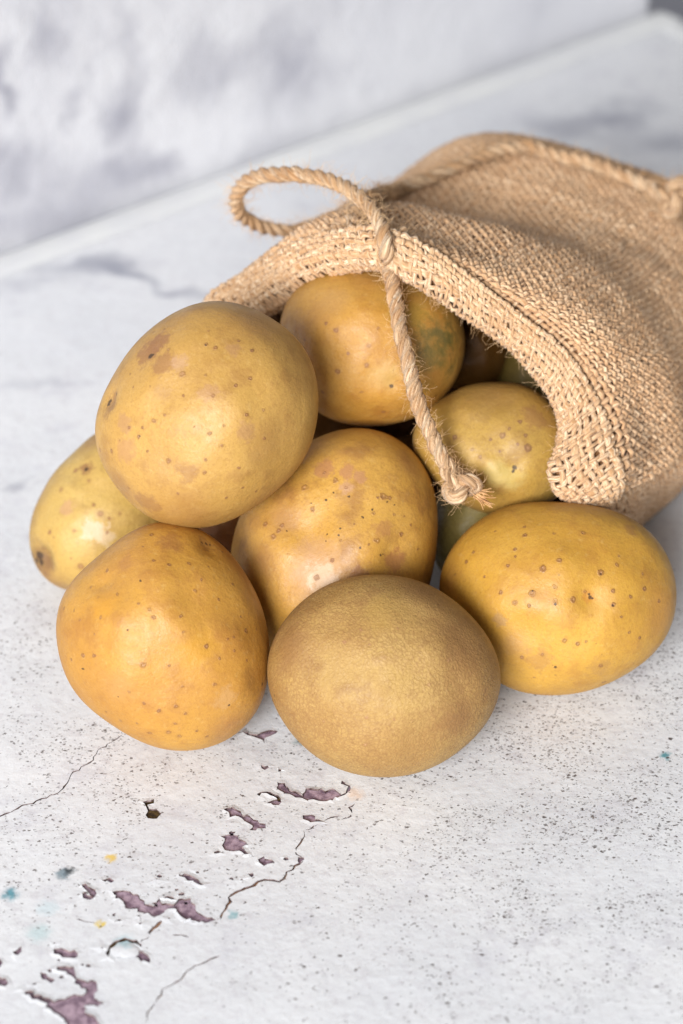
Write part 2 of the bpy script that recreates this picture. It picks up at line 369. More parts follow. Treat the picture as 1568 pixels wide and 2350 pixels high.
def build_wall():
    L, H, T = .62, .45, .012
    V = [(x, y, z) for x in (0, L) for y in (0, T) for z in (0, H)]
    Q = [[0, 1, 5, 4], [2, 6, 7, 3], [0, 2, 3, 1], [4, 5, 7, 6], [1, 3, 7, 5], [0, 4, 6, 2]]
    o = mesh_np('wall', V, Q, wall_material(), smooth=False)
    o.location = W0; o.rotation_euler = (0, 0, math.atan2(EB[1], EB[0]))
    # local y must point away from the viewer
    ly = np.array([-EB[1], EB[0]])
    if ly @ ER > 0: o.location = W0 + np.r_[-ER * T, 0]
    tag(o, 'pale mottled backdrop wall behind the tabletop edge', None, None, 'structure')
build_wall()
M_floor = solid('dim_floor', srgb(205, 205, 214), srgb(212, 212, 220), 3)
fl = mesh_np('floor', [(-4, -4, -.5), (4, -4, -.5), (4, 4, -.5), (-4, 4, -.5)], [[0, 1, 2, 3]], M_floor, smooth=False)
tag(fl, 'dim grey floor beyond the corner of the tabletop', None, None, 'structure')

# ------------------------------------------------------------------ potatoes
def R3(pts): return [((60 + x / 2.24) / 1.2245, (800 + y / 2.24) / 1.2245) for x, y in pts]
def R4(pts): return [((100 + x / 1.742) / 1.2245, (1400 + y / 1.742) / 1.2245) for x, y in pts]
def R5(pts): return [((700 + x / 1.2852) / 1.2245, (1380 + y / 1.2852) / 1.2245) for x, y in pts]

OUT = {
 'A': R3([(460,950),(480,820),(530,680),(600,540),(700,400),(830,270),(980,170),(1130,115),(1280,105),(1430,140),(1530,190)]) + [(660,755),(710,820),(730,890),(728,960),(705,1040),(650,1110),(580,1165),(500,1205),(430,1213),(360,1195),(300,1155),(250,1090),(222,1020)],
 'B': [(643,745),(660,690),(710,640),(770,615),(850,607),(930,620),(1000,655),(1045,705),(1068,770),(1060,840),(1030,900),(980,945),(910,970),(840,978),(770,965),(710,930),(665,860),(645,800)],
 'C': R3([(460,940),(350,1040),(240,1150),(150,1280),(90,1400),(60,1530),(58,1640),(75,1740),(130,1820),(210,1880),(290,1930)]) + [(240,1352),(330,1310),(390,1230),(395,1130),(350,1030),(280,975)],
 'D': [(534,1240),(532,1320),(548,1400),(590,1468),(660,1515),(770,1532),(870,1500),(945,1425),(985,1340),(1000,1270),(1003,1190),(995,1120),(960,1050),(900,1000),(820,982),(750,995),(690,1028),(620,1085),(565,1160)],
 'E': [(1100,880),(1180,880),(1240,900),(1285,950),(1315,1015),(1308,1095),(1265,1155),(1185,1185),(1100,1172),(1015,1120),(965,1060),(942,1005),(975,950),(1030,905)],
 'F': R4([(640,117),(800,145),(900,220),(1000,330),(1080,470),(1130,620),(1145,760),(1130,920),(1080,1050),(1000,1140),(900,1200),(780,1232),(680,1235),(560,1205),(430,1140),(300,1050),(200,950),(140,840),(108,700),(108,580),(140,470),(210,370),(300,295),(400,210),(480,155),(560,125)]),
 'G': R5([(470,303),(570,312),(660,345),(740,395),(820,470),(880,560),(908,640),(905,710),(880,800),(820,880),(740,950),(640,1005),(540,1028),(430,1028),(320,1000),(220,940),(150,870),(100,790),(68,690),(68,610),(90,530),(130,465),(190,400),(270,345),(360,313)]),
 'H': R5([(685,340),(700,270),(740,200),(800,130),(880,75),(970,48),(1070,40),(1180,45),(1290,65),(1380,100),(1460,160),(1510,240),(1540,340),(1535,440),(1500,530),(1440,600),(1350,665),(1250,710),(1150,733),(1050,735),(950,715),(870,665),(790,580),(730,490),(697,420)]),
 'I': [(990,1200),(1010,1130),(1050,1080),(1110,1062),(1170,1080),(1210,1130),(1222,1190),(1210,1270),(1165,1335),(1095,1360),(1030,1335),(995,1270)],
 'N': [(740 + 118 * math.cos(a * .4), 1012 + 105 * math.sin(a * .4)) for a in range(16)],  # added potato that blocks the lit table showing through the gap
 'M': [(855,1090),(875,1035),(930,1000),(985,1005),(1030,1045),(1045,1095),(1030,1150),(985,1190),(925,1190),(875,1150)],  # added potato, fills the gap beside the twine to keep it dark
 'J': [(980,800),(1000,735),(1050,700),(1110,705),(1150,745),(1165,810),(1140,875),(1085,900),(1020,880)],
 'K': [(1142,850),(1165,800),(1215,780),(1270,800),(1300,850),(1290,910),(1240,940),(1180,930),(1150,900)],
 'L': [(515 + 122 * math.cos(a * .4), 1222 + 112 * math.sin(a * .4)) for a in range(16)],
}
# centre height (None = rests on the table), depth of the body as a share of its mean radius
SEAT = {'A': (.0760, .92), 'B': (.0700, 1.0), 'C': (None, .95), 'D': (None, .92), 'E': (.0490, 1.0), 'F': (None, .92), 'G': (None, .92), 'H': (None, .92), 'I': (None, 1.1), 'J': (.038, 1.1), 'K': (.030, 1.1), 'L': (None, 1.05), 'M': (None, 1.0), 'N': (None, 1.1)}
# dents: pixel, radius (m), depth (m)
DENTS = {'F': [(478, 1250, .006, .0012), (230, 1335, .005, .0008)], 'H': [(1356, 1372, .007, .0013), (1385, 1385, .010, .0009)], 'C': [(95, 1280, .0065, .0028)], 'A': [(250, 915, .005, .0013), (345, 820, .010, .0008), (385, 1270, .004, .001)],
         'D': [(735, 1080, .009, .0008), (905, 1275, .008, .0009), (720, 1215, .008, .0009)], 'E': [(1178, 1075, .006, .0015)], 'B': [(905, 885, .005, .001)], 'G': [(625, 1615, .005, .0012)]}

ico = bmesh.new(); bmesh.ops.create_icosphere(ico, subdivisions=7, radius=1)
DIRS = np.array([v.co[:] for v in ico.verts]); TRI = np.array([[v.index for v in f.verts] for f in ico.faces], np.int32); ico.free()

def potato_shape(key):
    o = np.array(OUT[key]); c = np.array([(o[:, 0].min() + o[:, 0].max()) / 2, (o[:, 1].min() + o[:, 1].max()) / 2])
    d = o - c; ang = np.arctan2(-d[:, 1], d[:, 0]); r = np.hypot(d[:, 0], d[:, 1]); k = np.argsort(ang); ang, r = ang[k], r[k]
    phi = np.linspace(-math.pi, math.pi, 361)[:-1]
    rr = np.interp(phi, np.r_[ang - 2 * math.pi, ang, ang + 2 * math.pi], np.r_[r, r, r])
    f = np.fft.rfft(rr); f[8:] = 0; rr = np.fft.irfft(f, 360)
    e = ray(*c); e /= np.linalg.norm(e); ex = np.cross(e, UPV); ex /= np.linalg.norm(ex); ey = np.cross(ex, e)
    zc, dep = SEAT[key]; seed = ord(key)
    ph = np.arctan2(DIRS[:, 1], DIRS[:, 0]); rad = np.interp(ph, np.r_[phi, math.pi], np.r_[rr, rr[0]])
    rm = rr.mean(); s = np.hypot(DIRS[:, 0], DIRS[:, 1])
    # outline in the view plane, body swelling to both sides of it; the outline's finer lobes fade towards the poles
    # so the two faces stay smooth
    f2 = np.fft.rfft(rr); f2[3:] = 0; lo = np.interp(ph, np.r_[phi, math.pi], np.r_[np.fft.irfft(f2, 360), np.fft.irfft(f2, 360)[0]])
    rad = lo + (rad - lo) * s ** 2
    lump = np.array([mnoise.noise(Vector(v * 1.1) + Vector((seed, 0, 0))) for v in DIRS]) * .12 + np.array([mnoise.noise(Vector(v * 2.6) + Vector((0, seed, 0))) for v in DIRS]) * .045
    x = DIRS[:, 0] * rad; y = DIRS[:, 1] * rad; z = DIRS[:, 2] * rm * dep * (1 + lump)
    loc = x[:, None] * ex + y[:, None] * ey - z[:, None] * e          # pixels; times t / FPX gives metres
    t = np.linalg.norm(at(*c, zc or .03) - CAM) / 1
    # slide along the line of sight until it rests on the table
    u = ray(*c); u /= np.linalg.norm(u); zmin = loc[:, 2].min() / FPX * (1 / np.linalg.norm(ray(*c)))
    if zc is None: t = (0.0002 - CAM[2]) / (u[2] + zmin)
    k = t / FPX / np.linalg.norm(ray(*c))
    return CAM + u * t, loc * k

def shade_normals(V):
    n = np.zeros_like(V); a, b, c = V[TRI[:, 0]], V[TRI[:, 1]], V[TRI[:, 2]]; fn = np.cross(b - a, c - a)
    for i in range(3): np.add.at(n, TRI[:, i], fn)
    return n / np.linalg.norm(n, axis=1)[:, None]

def hits(bvh, cen, px, py):
    r = ray(px, py); r /= np.linalg.norm(r); h = bvh.ray_cast(Vector(CAM - cen), Vector(r))
    return None if h[0] is None else np.array(h[0])

def potato_material(key, V, cen, P):
    bvh = BVHTree.FromPolygons([tuple(v) for v in V], [tuple(f) for f in TRI.tolist()])
    t = NT('potato_skin'); co = t.tc.outputs['Object']; t0 = np.linalg.norm(cen - CAM) / FPX
    off = t.vm('ADD', co, (ord(key) * .37, .11, .2))
    wc = t.warp(off, 160, .0025, 3); wlow = t.vm('ADD', co, t.vm('SUBTRACT', wc, off)); 
    col = t.mix(t.rng(t.noise(off, 38, 4, .55), .33, .67), P['c1'], P['c2'])
    col = t.mix(t.math('MULTIPLY', t.rng(t.noise(off, 75, 5, .6), .48, .72), P.get('film', .5) * .95), col, P['c3'])
    # fine mealy grain of the skin
    g = t.noise(off, 1400, 3, .7); col = t.mix(t.math('MULTIPLY', t.rng(g, .46, .7), P.get('grain', .34)), col, P['c3'])
    col = t.mix(t.math('MULTIPLY', t.rng(t.noise(off, 520, 4, .7), .55, .72), .22), col, srgb(240, 205, 140))
    scurf = t.noise(off, 150, 6, .68); fine = t.noise(off, 420, 4, .65)
    col = t.mix(t.math('MULTIPLY', t.rng(scurf, .5, .64), P.get('scurf', .20)), col, P['c3'])
    net = None
    if P.get('net'):
        d = t.vor(t.warp(off, 400, .0018, 2), 950, 'DISTANCE_TO_EDGE'); net = t.rng(d, .0, .22, 1, 0)
        col = t.mix(t.math('MULTIPLY', t.math('MULTIPLY', net, t.rng(t.noise(off, 60, 3), .3, .6, .35, 1)), P['net']), col, P['c3'])
        sp = t.rng(t.noise(off, 900, 3, .6), .58, .72); col = t.mix(t.math('MULTIPLY', sp, .35), col, srgb(228, 190, 112))
    for (px, py, rx, c, k) in P.get('patches', []):
        h = hits(bvh, cen, px, py)
        if h is None: continue
        d = t.math('MULTIPLY', t.vm('DISTANCE', co, tuple(float(x) for x in h), out=1), 1 / (rx * t0))
        brk = scurf if rx > 45 else fine
        col = t.mix(t.math('MULTIPLY', t.rng(t.math('MULTIPLY_ADD', brk, 2.2, t.math('SUBTRACT', d, 1.1)), 1.0, .1 if rx > 45 else .45), k), col, c)
    # freckles scattered at random
    v = t.vor(off, 260); rn = t.n('ShaderNodeSeparateColor'); t.l(t.vor(off, 260, out='Color'), rn.inputs[0])
    fr = t.math('MULTIPLY', t.rng(t.math('DIVIDE', v, t.math('MULTIPLY_ADD', rn.outputs[0], .09, .04)), 1.0, .4), t.math('LESS_THAN', rn.outputs[1], P.get('freck', .35) * .75))
    col = t.mix(t.math('MULTIPLY', fr, .4), col, srgb(132, 92, 52))
    # lenticels where the picture shows them
    ws = t.warp(co, 900, .0011, 3)
    L1 = [(hits(bvh, cen, x, y), r * t0) for x, y, r in P.get('spots', [])]; L1 = [q for q in L1 if q[0] is not None]
    L1 = [(p, r * random.Random(int(r * 1e7) + i * 31).uniform(.6, 1.2)) for i, (p, r) in enumerate(L1)]
    if L1:
        q = t.near(ws, L1); m = t.rng(q, 1.0, .72); core = t.rng(q, .45, .2); halo = t.rng(q, 2.0, .8)
        col = t.mix(t.math('MULTIPLY', halo, .12), col, srgb(140, 90, 50))
        m = t.math('MULTIPLY', m, t.rng(t.noise(off, 170, 2), .34, .58, .5, 1.0)); m = t.math('MULTIPLY', m, t.rng(fine, .35, .55, .65, 1.0))
        col = t.mix(t.math('MULTIPLY', m, P.get('sk', .74)), col, P.get('spotc', srgb(146, 96, 60))); col = t.mix(t.math('MULTIPLY', core, .45), col, P.get('corec', srgb(196, 150, 112)))
    L2 = [(hits(bvh, cen, x, y), r * t0) for x, y, r in P.get('dark', [])]; L2 = [q for q in L2 if q[0] is not None]
    if L2:
        m2 = t.rng(t.near(t.warp(co, 700, .0012, 3), L2), 1.0, .5); col = t.mix(t.math('MULTIPLY', m2, .85), col, srgb(58, 38, 24))
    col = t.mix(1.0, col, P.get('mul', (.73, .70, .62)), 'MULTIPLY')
    t.put(t.b.inputs['Base Color'], col)
    rough = t.rng(t.noise(off, 240, 3), .3, .7, P.get('r', .49) - .05, P.get('r', .49) + .12); t.l(rough, t.b.inputs['Roughness'])
    t.b.inputs['Specular IOR Level'].default_value = P.get('spec', .55)
    h = t.bump(t.noise(off, 1000, 4, .72), P.get('bump', .26), .0006)
    h = t.bump(t.noise(off, 150, 4, .55), .32, .0014, h)
    if net is not None: h = t.bump(net, .25, .0003, h)
    if L1 and key in 'AFHD': h = t.bump(t.math('SUBTRACT', m, t.math('MULTIPLY', core, 1.5)), .4, .0004, h)
    t.l(h, t.b.inputs['Normal'])
    return t.m

def sp(conv, pts, r):
    return [(*conv([(q[0], q[1])])[0], q[2] if len(q) > 2 else r) for q in pts]
ID = lambda p: p
TANP = srgb(186, 140, 104)
PP = {
 'A': dict(c1=srgb(203, 158, 84), c2=srgb(216, 172, 94), c3=srgb(166, 118, 64), film=.42, freck=.3,
   spots=sp(R3, [(1160,570),(1207,700),(1018,700),(905,815),(835,857),(765,900),(740,955),(795,1048),(928,1110,7),(1420,820,8),(1275,887),(1262,1013),(1185,935),(1350,637),(1442,590),(1222,397),(1452,415),(1370,355),(1165,377),(675,1278,7),(985,1318),(1290,1343),(1395,1277),(1478,1300),(1368,1155),(1153,1185),(570,1048),(495,1040,7),(1530,970,7),(1160,1100,4),(685,562),(1015,565,7),(705,645),(1090,895,4),(830,300),(900,280),(1178,293),(1525,790,8),(930,410),(680,900,7)], 5),
   dark=sp(R3, [(560,735,8),(550,755,6),(815,450,9),(830,440,6),(755,1430,6),(745,950,3),(1160,377,3),(600,690,4)], 5),
   patches=[(*R3([(860,360)])[0], 40, srgb(158,108,68), .75), (*R3([(800,420)])[0], 44, srgb(160,112,72), .75), (*R3([(900,500)])[0], 34, srgb(164,118,78), .7), (*R3([(1000,490)])[0], 26, srgb(202,160,122), .7), (*R3([(1180,670)])[0], 28, TANP, .5), (*R3([(1325,400)])[0], 25, TANP, .5), (*R3([(650,870)])[0], 25, TANP, .55), (*R3([(665,1040)])[0], 38, srgb(190,140,98), .55),
            (*R3([(1050,1190)])[0], 30, srgb(168,122,76), .55), (*R3([(790,1370)])[0], 42, srgb(160,116,78), .6), (*R3([(630,1260)])[0], 60, srgb(158,114,74), .5), (*R3([(1410,920)])[0], 30, TANP, .5), (*R3([(1480,250)])[0], 90, srgb(170,122,70), .5), (*R3([(1000,1440)])[0], 110, srgb(172,126,74), .45), (*R3([(1550,1000)])[0], 80, srgb(160,116,60), .5), (*R3([(570,760)])[0], 36, srgb(150,105,70), .55)]),
 'B': dict(c1=srgb(206, 152, 66), c2=srgb(220, 172, 88), c3=srgb(170, 112, 52), film=.4, freck=.2,
   spots=[(748,742,7),(772,758,8),(848,793,6),(842,838,6),(775,852,7),(800,812,5),(868,753,5),(880,945,6),(700,780,6),(830,900,5),(740,900,5)], dark=[(898,886,6)],
   patches=[(1010,800,100,srgb(96,92,44),.85),(1000,760,60,srgb(78,84,50),.7),(940,720,70,srgb(160,140,60),.5),(700,820,50,srgb(196,130,56),.6),(760,690,60,srgb(184,136,86),.4),(880,860,50,srgb(218,190,130),.4),(850,640,70,srgb(176,126,66),.5)]),
 'C': dict(c1=srgb(206, 166, 86), c2=srgb(216, 182, 106), c3=srgb(168, 130, 72), film=.4, freck=.3,
   spots=sp(R3, [(250,1290,11),(345,1170,8),(375,1775,11),(335,1550,8),(555,1470),(540,1560),(205,1590),(455,1385),(425,1235),(315,1725),(180,1560),(500,1440,8),(620,1440)], 5),
   dark=sp(R3, [(410,1160,8),(118,1705,13),(98,1735,8),(128,1745,9)], 6),
   patches=[(*R3([(290,1410)])[0], 24, srgb(206,160,120), .7), (*R3([(465,1545)])[0], 34, srgb(226,200,170), .9), (*R3([(530,1590)])[0], 26, srgb(222,196,160), .8), (*R3([(130,1720)])[0], 62, srgb(122,86,58), .85), (*R3([(220,1880)])[0], 70, srgb(160,118,76), .6), (*R3([(410,1160)])[0], 20, srgb(140,90,60), .7), (*R3([(130,1310)])[0], 40, srgb(180,136,92), .4), (*R3([(450,980)])[0], 50, srgb(168,126,78), .6)]),
 'D': dict(c1=srgb(208, 156, 68), c2=srgb(222, 172, 84), c3=srgb(162, 112, 64), film=.65, freck=.35,
   spots=sp(R5, [(550,155,8),(462,180,8),(433,193),(330,178),(497,22,8),(465,22),(230,65,7),(120,125,7),(90,165,8),(585,122),(610,210),(245,313,7),(300,250,9),(60,120,7),(450,80),(560,90),(380,120)], 5) + [(795,1120,9),(770,1103,8),(880,1140,9),(895,1143,7),(700,1120,8),(745,1085,8),(640,1218,8),(860,1240,6),(905,1180,6)],
   dark=sp(R5, [(225,45),(278,33),(305,5),(445,65),(525,48),(330,135),(322,160),(283,157),(275,180),(403,208),(475,232),(484,226),(137,145),(500,40),(360,20),(410,95)], 3.2),
   patches=[(795,1080,24,srgb(196,140,100),.75),(826,1093,20,srgb(200,146,106),.75),(745,1075,30,srgb(190,134,96),.7),(796,1122,20,srgb(206,160,126),.7),(905,1285,34,srgb(176,116,74),.7),(880,1215,30,srgb(184,128,84),.5),(720,1310,95,srgb(206,160,122),.75),(740,1325,45,srgb(226,196,168),.7),(830,1330,40,srgb(160,110,78),.6),(655,1195,60,srgb(176,128,86),.6),(600,1290,60,srgb(164,118,72),.5),(940,1060,50,srgb(176,122,70),.5)]),  # includes a broad pale area low on the left, lighter in its middle
 'E': dict(c1=srgb(186, 146, 70), c2=srgb(204, 166, 84), c3=srgb(150, 108, 62), film=.4, freck=.25, spotc=srgb(132, 92, 66),
   spots=[((1100+x/3.92)/1.2245,(1200+y/3.92)/1.2245,r/4.8*.9) for x,y,r in [(700,110,40),(1095,140,35),(1225,90,40),(1395,190,35),(1505,230,50),(895,245,40),(980,330,45),(1195,270,20),(1480,90,35),(520,110,30),(1300,20,30),(1420,-60,30)]],
   dark=[(1181,1073,7),(1178,1080,5)],
   patches=[(1120,910,110,srgb(150,112,66),.55),(1172,1085,30,srgb(206,164,60),.7),(1230,960,40,srgb(156,108,72),.5),(1150,1100,60,srgb(220,204,140),.5)]),
 'F': dict(c1=srgb(206, 150, 66), c2=srgb(220, 166, 74), c3=srgb(176, 118, 58), film=.4, freck=.3,
   spots=sp(R4, [(580,305),(655,325),(400,470,7),(780,455),(810,398),(848,335),(897,497),(712,577,8),(725,657),(837,725,8),(558,545),(578,583),(450,647,4),(288,665),(320,585),(525,817,7),(287,770,7),(233,768),(175,790),(653,820,4),(718,922),(877,912,6),(530,1005),(603,1040),(735,1055,6),(498,1103),(683,1103),(790,1138),(650,1145,7),(838,1167),(418,1090),(457,948),(970,680),(1030,650),(1005,580),(965,422),(690,142),(568,180,7),(525,238),(915,262),(350,355),(270,437),(190,550),(140,540),(217,597),(900,785),(975,748),(1035,795),(308,485),(505,515),(345,1045),(705,1165),(560,1150),(690,1020),(940,690,4),(1080,640),(750,320)], 5),
   dark=sp(R4, [(835,222,5),(855,228,4),(815,218,4),(232,835,4),(948,1013,4),(405,973,3),(450,647,3),(515,405,4),(1110,910,6)], 4),
   patches=[(*R4([(670,215)])[0], 40, srgb(172,118,66), .6), (*R4([(835,225)])[0], 30, srgb(150,104,60), .6), (*R4([(435,320)])[0], 30, srgb(184,128,72), .5), (*R4([(330,520)])[0], 60, srgb(226,160,40), .5), (*R4([(930,980)])[0], 34, srgb(210,164,108), .6), (*R4([(400,930)])[0], 70, srgb(206,156,96), .5), (*R4([(1060,900)])[0], 55, srgb(150,104,52), .6), (*R4([(800,760)])[0], 70, srgb(222,164,52), .5), (*R4([(1000,330)])[0], 90, srgb(168,112,54), .55), (*R4([(800,150)])[0], 110, srgb(176,120,58), .5), (*R4([(950,1120)])[0], 80, srgb(186,134,82), .5)]),
 'G': dict(mul=(.72, .70, .65), c1=srgb(190, 148, 86), c2=srgb(206, 168, 102), c3=srgb(156, 112, 66), film=.45, grain=.55, net=.42, freck=.15, r=.55, spec=.45, bump=.36,
   spots=sp(R5, [(500,382),(535,495),(530,540),(435,555),(425,820),(420,915,7),(525,825),(345,545),(405,500),(175,475),(270,830),(720,610),(650,700)], 4.5), spotc=srgb(176, 128, 88), corec=srgb(216, 176, 132),
   dark=sp(R5, [(95,760,4),(92,740,4),(103,790,4)], 4),
   patches=[(*R5([(800,560)])[0], 150, srgb(146,104,64), .6), (*R5([(640,360)])[0], 110, srgb(150,108,64), .55), (*R5([(150,560)])[0], 80, srgb(160,116,70), .7), (*R5([(760,830)])[0], 90, srgb(150,106,64), .7), (*R5([(330,650)])[0], 95, srgb(208,170,104), .55), (*R5([(480,720)])[0], 100, srgb(204,166,92), .5), (*R5([(480,420)])[0], 90, srgb(190,152,76), .4), (*R5([(640,920)])[0], 100, srgb(170,126,72), .5)]),
 'H': dict(c1=srgb(210, 158, 62), c2=srgb(222, 172, 72), c3=srgb(180, 122, 56), film=.32, freck=.45,
   spots=sp(R5, [(1100,153),(1205,152,7),(995,160),(1120,250,6),(1062,280,8),(1270,296,8),(962,237),(935,270),(785,257),(812,220),(1337,235),(1328,266),(910,365,7),(1022,370,9),(960,402,7),(1012,415),(1105,400,9),(1170,392,9),(1212,362),(1315,410,9),(1315,362),(1377,382),(1105,347),(1140,538,9),(1187,552,7),(1217,542,7),(1030,672),(985,600,6),(1060,592,6),(1345,455),(1410,530),(1480,398),(1428,352),(1422,300),(1375,510,6),(1270,630),(745,300),(850,310),(890,145),(960,210),(995,130),(1280,690)], 5.5),
   dark=sp(R5, [(1232,383,6),(1108,637,5),(1228,372,4),(1240,388,3),(1022,362,3),(1105,408,4),(1315,415,4),(1270,300,3)], 4),
   patches=[(*R5([(1380,140)])[0], 24, srgb(172,122,72), .6), (*R5([(905,465)])[0], 22, srgb(176,140,110), .5), (*R5([(950,560)])[0], 55, srgb(180,136,92), .45), (*R5([(1232,385)])[0], 20, srgb(196,120,30), .7), (*R5([(1275,400)])[0], 45, srgb(226,176,96), .5), (*R5([(1050,610)])[0], 40, srgb(180,132,80), .45), (*R5([(1500,430)])[0], 100, srgb(190,134,70), .5), (*R5([(720,330)])[0], 70, srgb(190,136,72), .5), (*R5([(1270,640)])[0], 40, srgb(180,134,80), .4)]),
 'I': dict(mul=(.50, .45, .37), c1=srgb(150, 138, 76), c2=srgb(168, 152, 84), c3=srgb(120, 100, 60)), 'J': dict(mul=(.50, .45, .37), c1=srgb(170, 118, 52), c2=srgb(182, 130, 60), c3=srgb(130, 84, 40)),  # I and J: skin multiplied darker, standing in for gap shade
 'K': dict(c1=srgb(160, 136, 70), c2=srgb(170, 146, 80), c3=srgb(120, 96, 50)), 'L': dict(mul=(.50, .45, .37), c1=srgb(170, 112, 56), c2=srgb(182, 124, 62), c3=srgb(130, 80, 44)), 'N': dict(mul=(.50, .45, .37), c1=srgb(172, 124, 62), c2=srgb(184, 136, 70), c3=srgb(130, 88, 48)), 'M': dict(mul=(.50, .45, .37), c1=srgb(166, 120, 60), c2=srgb(178, 130, 66), c3=srgb(126, 84, 46)),  # L, N and M: shade of the gaps put into the skin colour
}
PLAB = {'A': 'big tan potato perched on top of the pile at left, brown scab near its top', 'B': 'potato at the top of the sack mouth, green cheeked, with twine hanging across it',
 'C': 'pale yellow potato at far left with a dark hollow stem end', 'D': 'golden potato in the middle of the heap with black specks and a pale patch',
 'E': 'greenish yellow potato at the right of the sack mouth beside the folded hem', 'F': 'smooth golden rounded triangular potato at front left', 'G': 'rough brown skinned potato front and centre, nearest the viewer',
 'H': 'shiny yellow oval potato at right in front of the sack hem, dotted with small eyes', 'I': 'olive potato with painted-in shade, half hidden under the twine knot', 'J': 'brown potato with painted-in shade deep in the sack mouth behind the green cheeked one',
 'K': 'dim olive potato deep in the sack mouth just below the hem', 'L': 'brown potato with painted-in shade in the dark gap below the top potato',
 'N': 'added dark potato blocking light in the gap between the top and middle potatoes',
 'M': 'added dark potato blocking light behind the hanging twine, between the middle one and the sack'}
POT = {}
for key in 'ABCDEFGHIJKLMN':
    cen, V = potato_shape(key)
    N = shade_normals(V)
    if key in DENTS:
        bv = BVHTree.FromPolygons([tuple(v) for v in V], [tuple(f) for f in TRI.tolist()])
        for (px, py, r, d) in DENTS[key]:
            h = hits(bv, cen, px, py)
            if h is None: continue
            q = np.linalg.norm(V - h, axis=1) / r; V = V - N * (d * np.exp(-(q * 1.6) ** 2))[:, None]
    rd = random.Random(ord(key) * 5)
    for _ in range(9):
        front = np.nonzero(-(N @ ((cen - CAM) / np.linalg.norm(cen - CAM))) > .62)[0]; q0 = V[front[rd.randrange(len(front))]]; r = rd.uniform(.009, .017); q = np.linalg.norm(V - q0, axis=1) / r
        V = V - N * (rd.uniform(.0002, .0006) * np.exp(-(q * 1.7) ** 2))[:, None]
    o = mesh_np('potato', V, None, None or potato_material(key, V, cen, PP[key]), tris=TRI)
    o.location = cen; POT[key] = (cen, V)
    tag(o, PLAB[key], 'potato', 'potatoes spilling from the sack')

# ------------------------------------------------------------------ burlap sack
AX = np.array([.42, .9075]); BX = np.array([.9075, -.42]); M0 = np.array([.012, .010])
def sk(s, k, z): p = M0 + AX * s / 100 + BX * k / 100; return np.array([p[0], p[1], z / 100])
def px3(x, y, z): return at(x, y, z / 100)
# mouth edge, then the upper border of the hem
rim = [sk(.2, -6.4, .4), sk(-1.4, -6.0, 2.6), sk(-2.4, -5.0, 4.9)] + [att(*q) for q in [(600,718,.677),(680,665,.665),(760,622,.655),(850,600,.645),(930,620,.641),(1030,690,.641),(1105,745,.645),(1175,795,.648),(1235,858,.649),(1280,930,.648),(1293,995,.645),(1272,1060,.641),(1256,1102,.638),(1271,1130,.6395),(1325,1147,.643),(1380,1150,.648)]]
hemtop = [sk(1.4, -6.7, .4), sk(.2, -6.5, 2.8)] + [att(*q) for q in [(492,688,.690),(560,642,.680),(650,590,.667),(740,548,.656),(840,535,.645),(935,556,.641),(1040,607,.640),(1130,667,.641),(1220,732,.643),(1295,795,.645),(1350,872,.645),(1395,950,.644),(1415,1025,.643),(1430,1085,.645),(1418,1134,.652)]]
def arch(sm, sl, sr, H, zr, wr=8.9, wl=6.5, zl=.2, n=21, dent=0, pr=2.9):
    """a rib of the lying sack: middle, left-foot and right-foot stations along the axis, crown height, right fold height"""
    out = []
    for i in range(n):
        a = -1 + 2 * i / (n - 1); a = math.sin(a * math.pi / 2) * .4 + a * .6
        if a < 0: st = sm + (sl - sm) * a * a; z = zl + (H - zl) * (1 - abs(a) ** 1.8) ** .8; k = a * wl
        else: st = sm + (sr - sm) * a * a; z = zr + (H - zr) * (1 - a ** pr) ** .55; k = a * wr
        out.append(sk(st, k, z - dent * math.exp(-((a - .1) * 2.5) ** 2)))
    return out
rows = [rim, hemtop, arch(-1.6, 1.2, -1.2, 9.9, 3.9, 8.7), arch(.8, 3.2, .9, 9.3, 3.7, 9.0), arch(3.8, 5.6, 3.6, 8.2, 3.1, 9.0, dent=.6), arch(7.0, 8.4, 6.8, 7.6, 2.5), arch(10.2, 11.0, 10, 7.2, 2.0, 8.6), arch(12.6, 13.2, 12.6, 5.8, 1.6, 8.3), arch(14.6, 15.0, 14.8, 3.6, 1.1, 8.0), arch(16.0, 16.0, 16.0, 1.5, .6, 8.0), arch(16.8, 16.4, 16.5, .5, .3, 8.0, zl=.15)]
NC = 61
G0 = np.array([crom(r, NC) for r in rows]); G0[0] = G0[0] + (G0[1] - G0[0]) * np.interp(np.arange(NC), [0, NC * .8, NC - 1], [.34, .34, .1])[:, None]
inner = G0[0] + np.r_[AX * .009, -.004] * np.interp(np.arange(NC), [0, NC * .74, NC * .88, NC - 1], [1, 1, .35, .2])[:, None]                       # the turned-in edge, inside the mouth
G0 = np.concatenate([inner[None], G0])
def surf(nv, v_from, v_to):
    """sample the cloth between two control rows, evenly by mean length -> (n, NC, 3)"""
    cols = np.array([crom(G0[:, j], 400) for j in range(NC)])          # each evenly spaced along its own length
    return cols
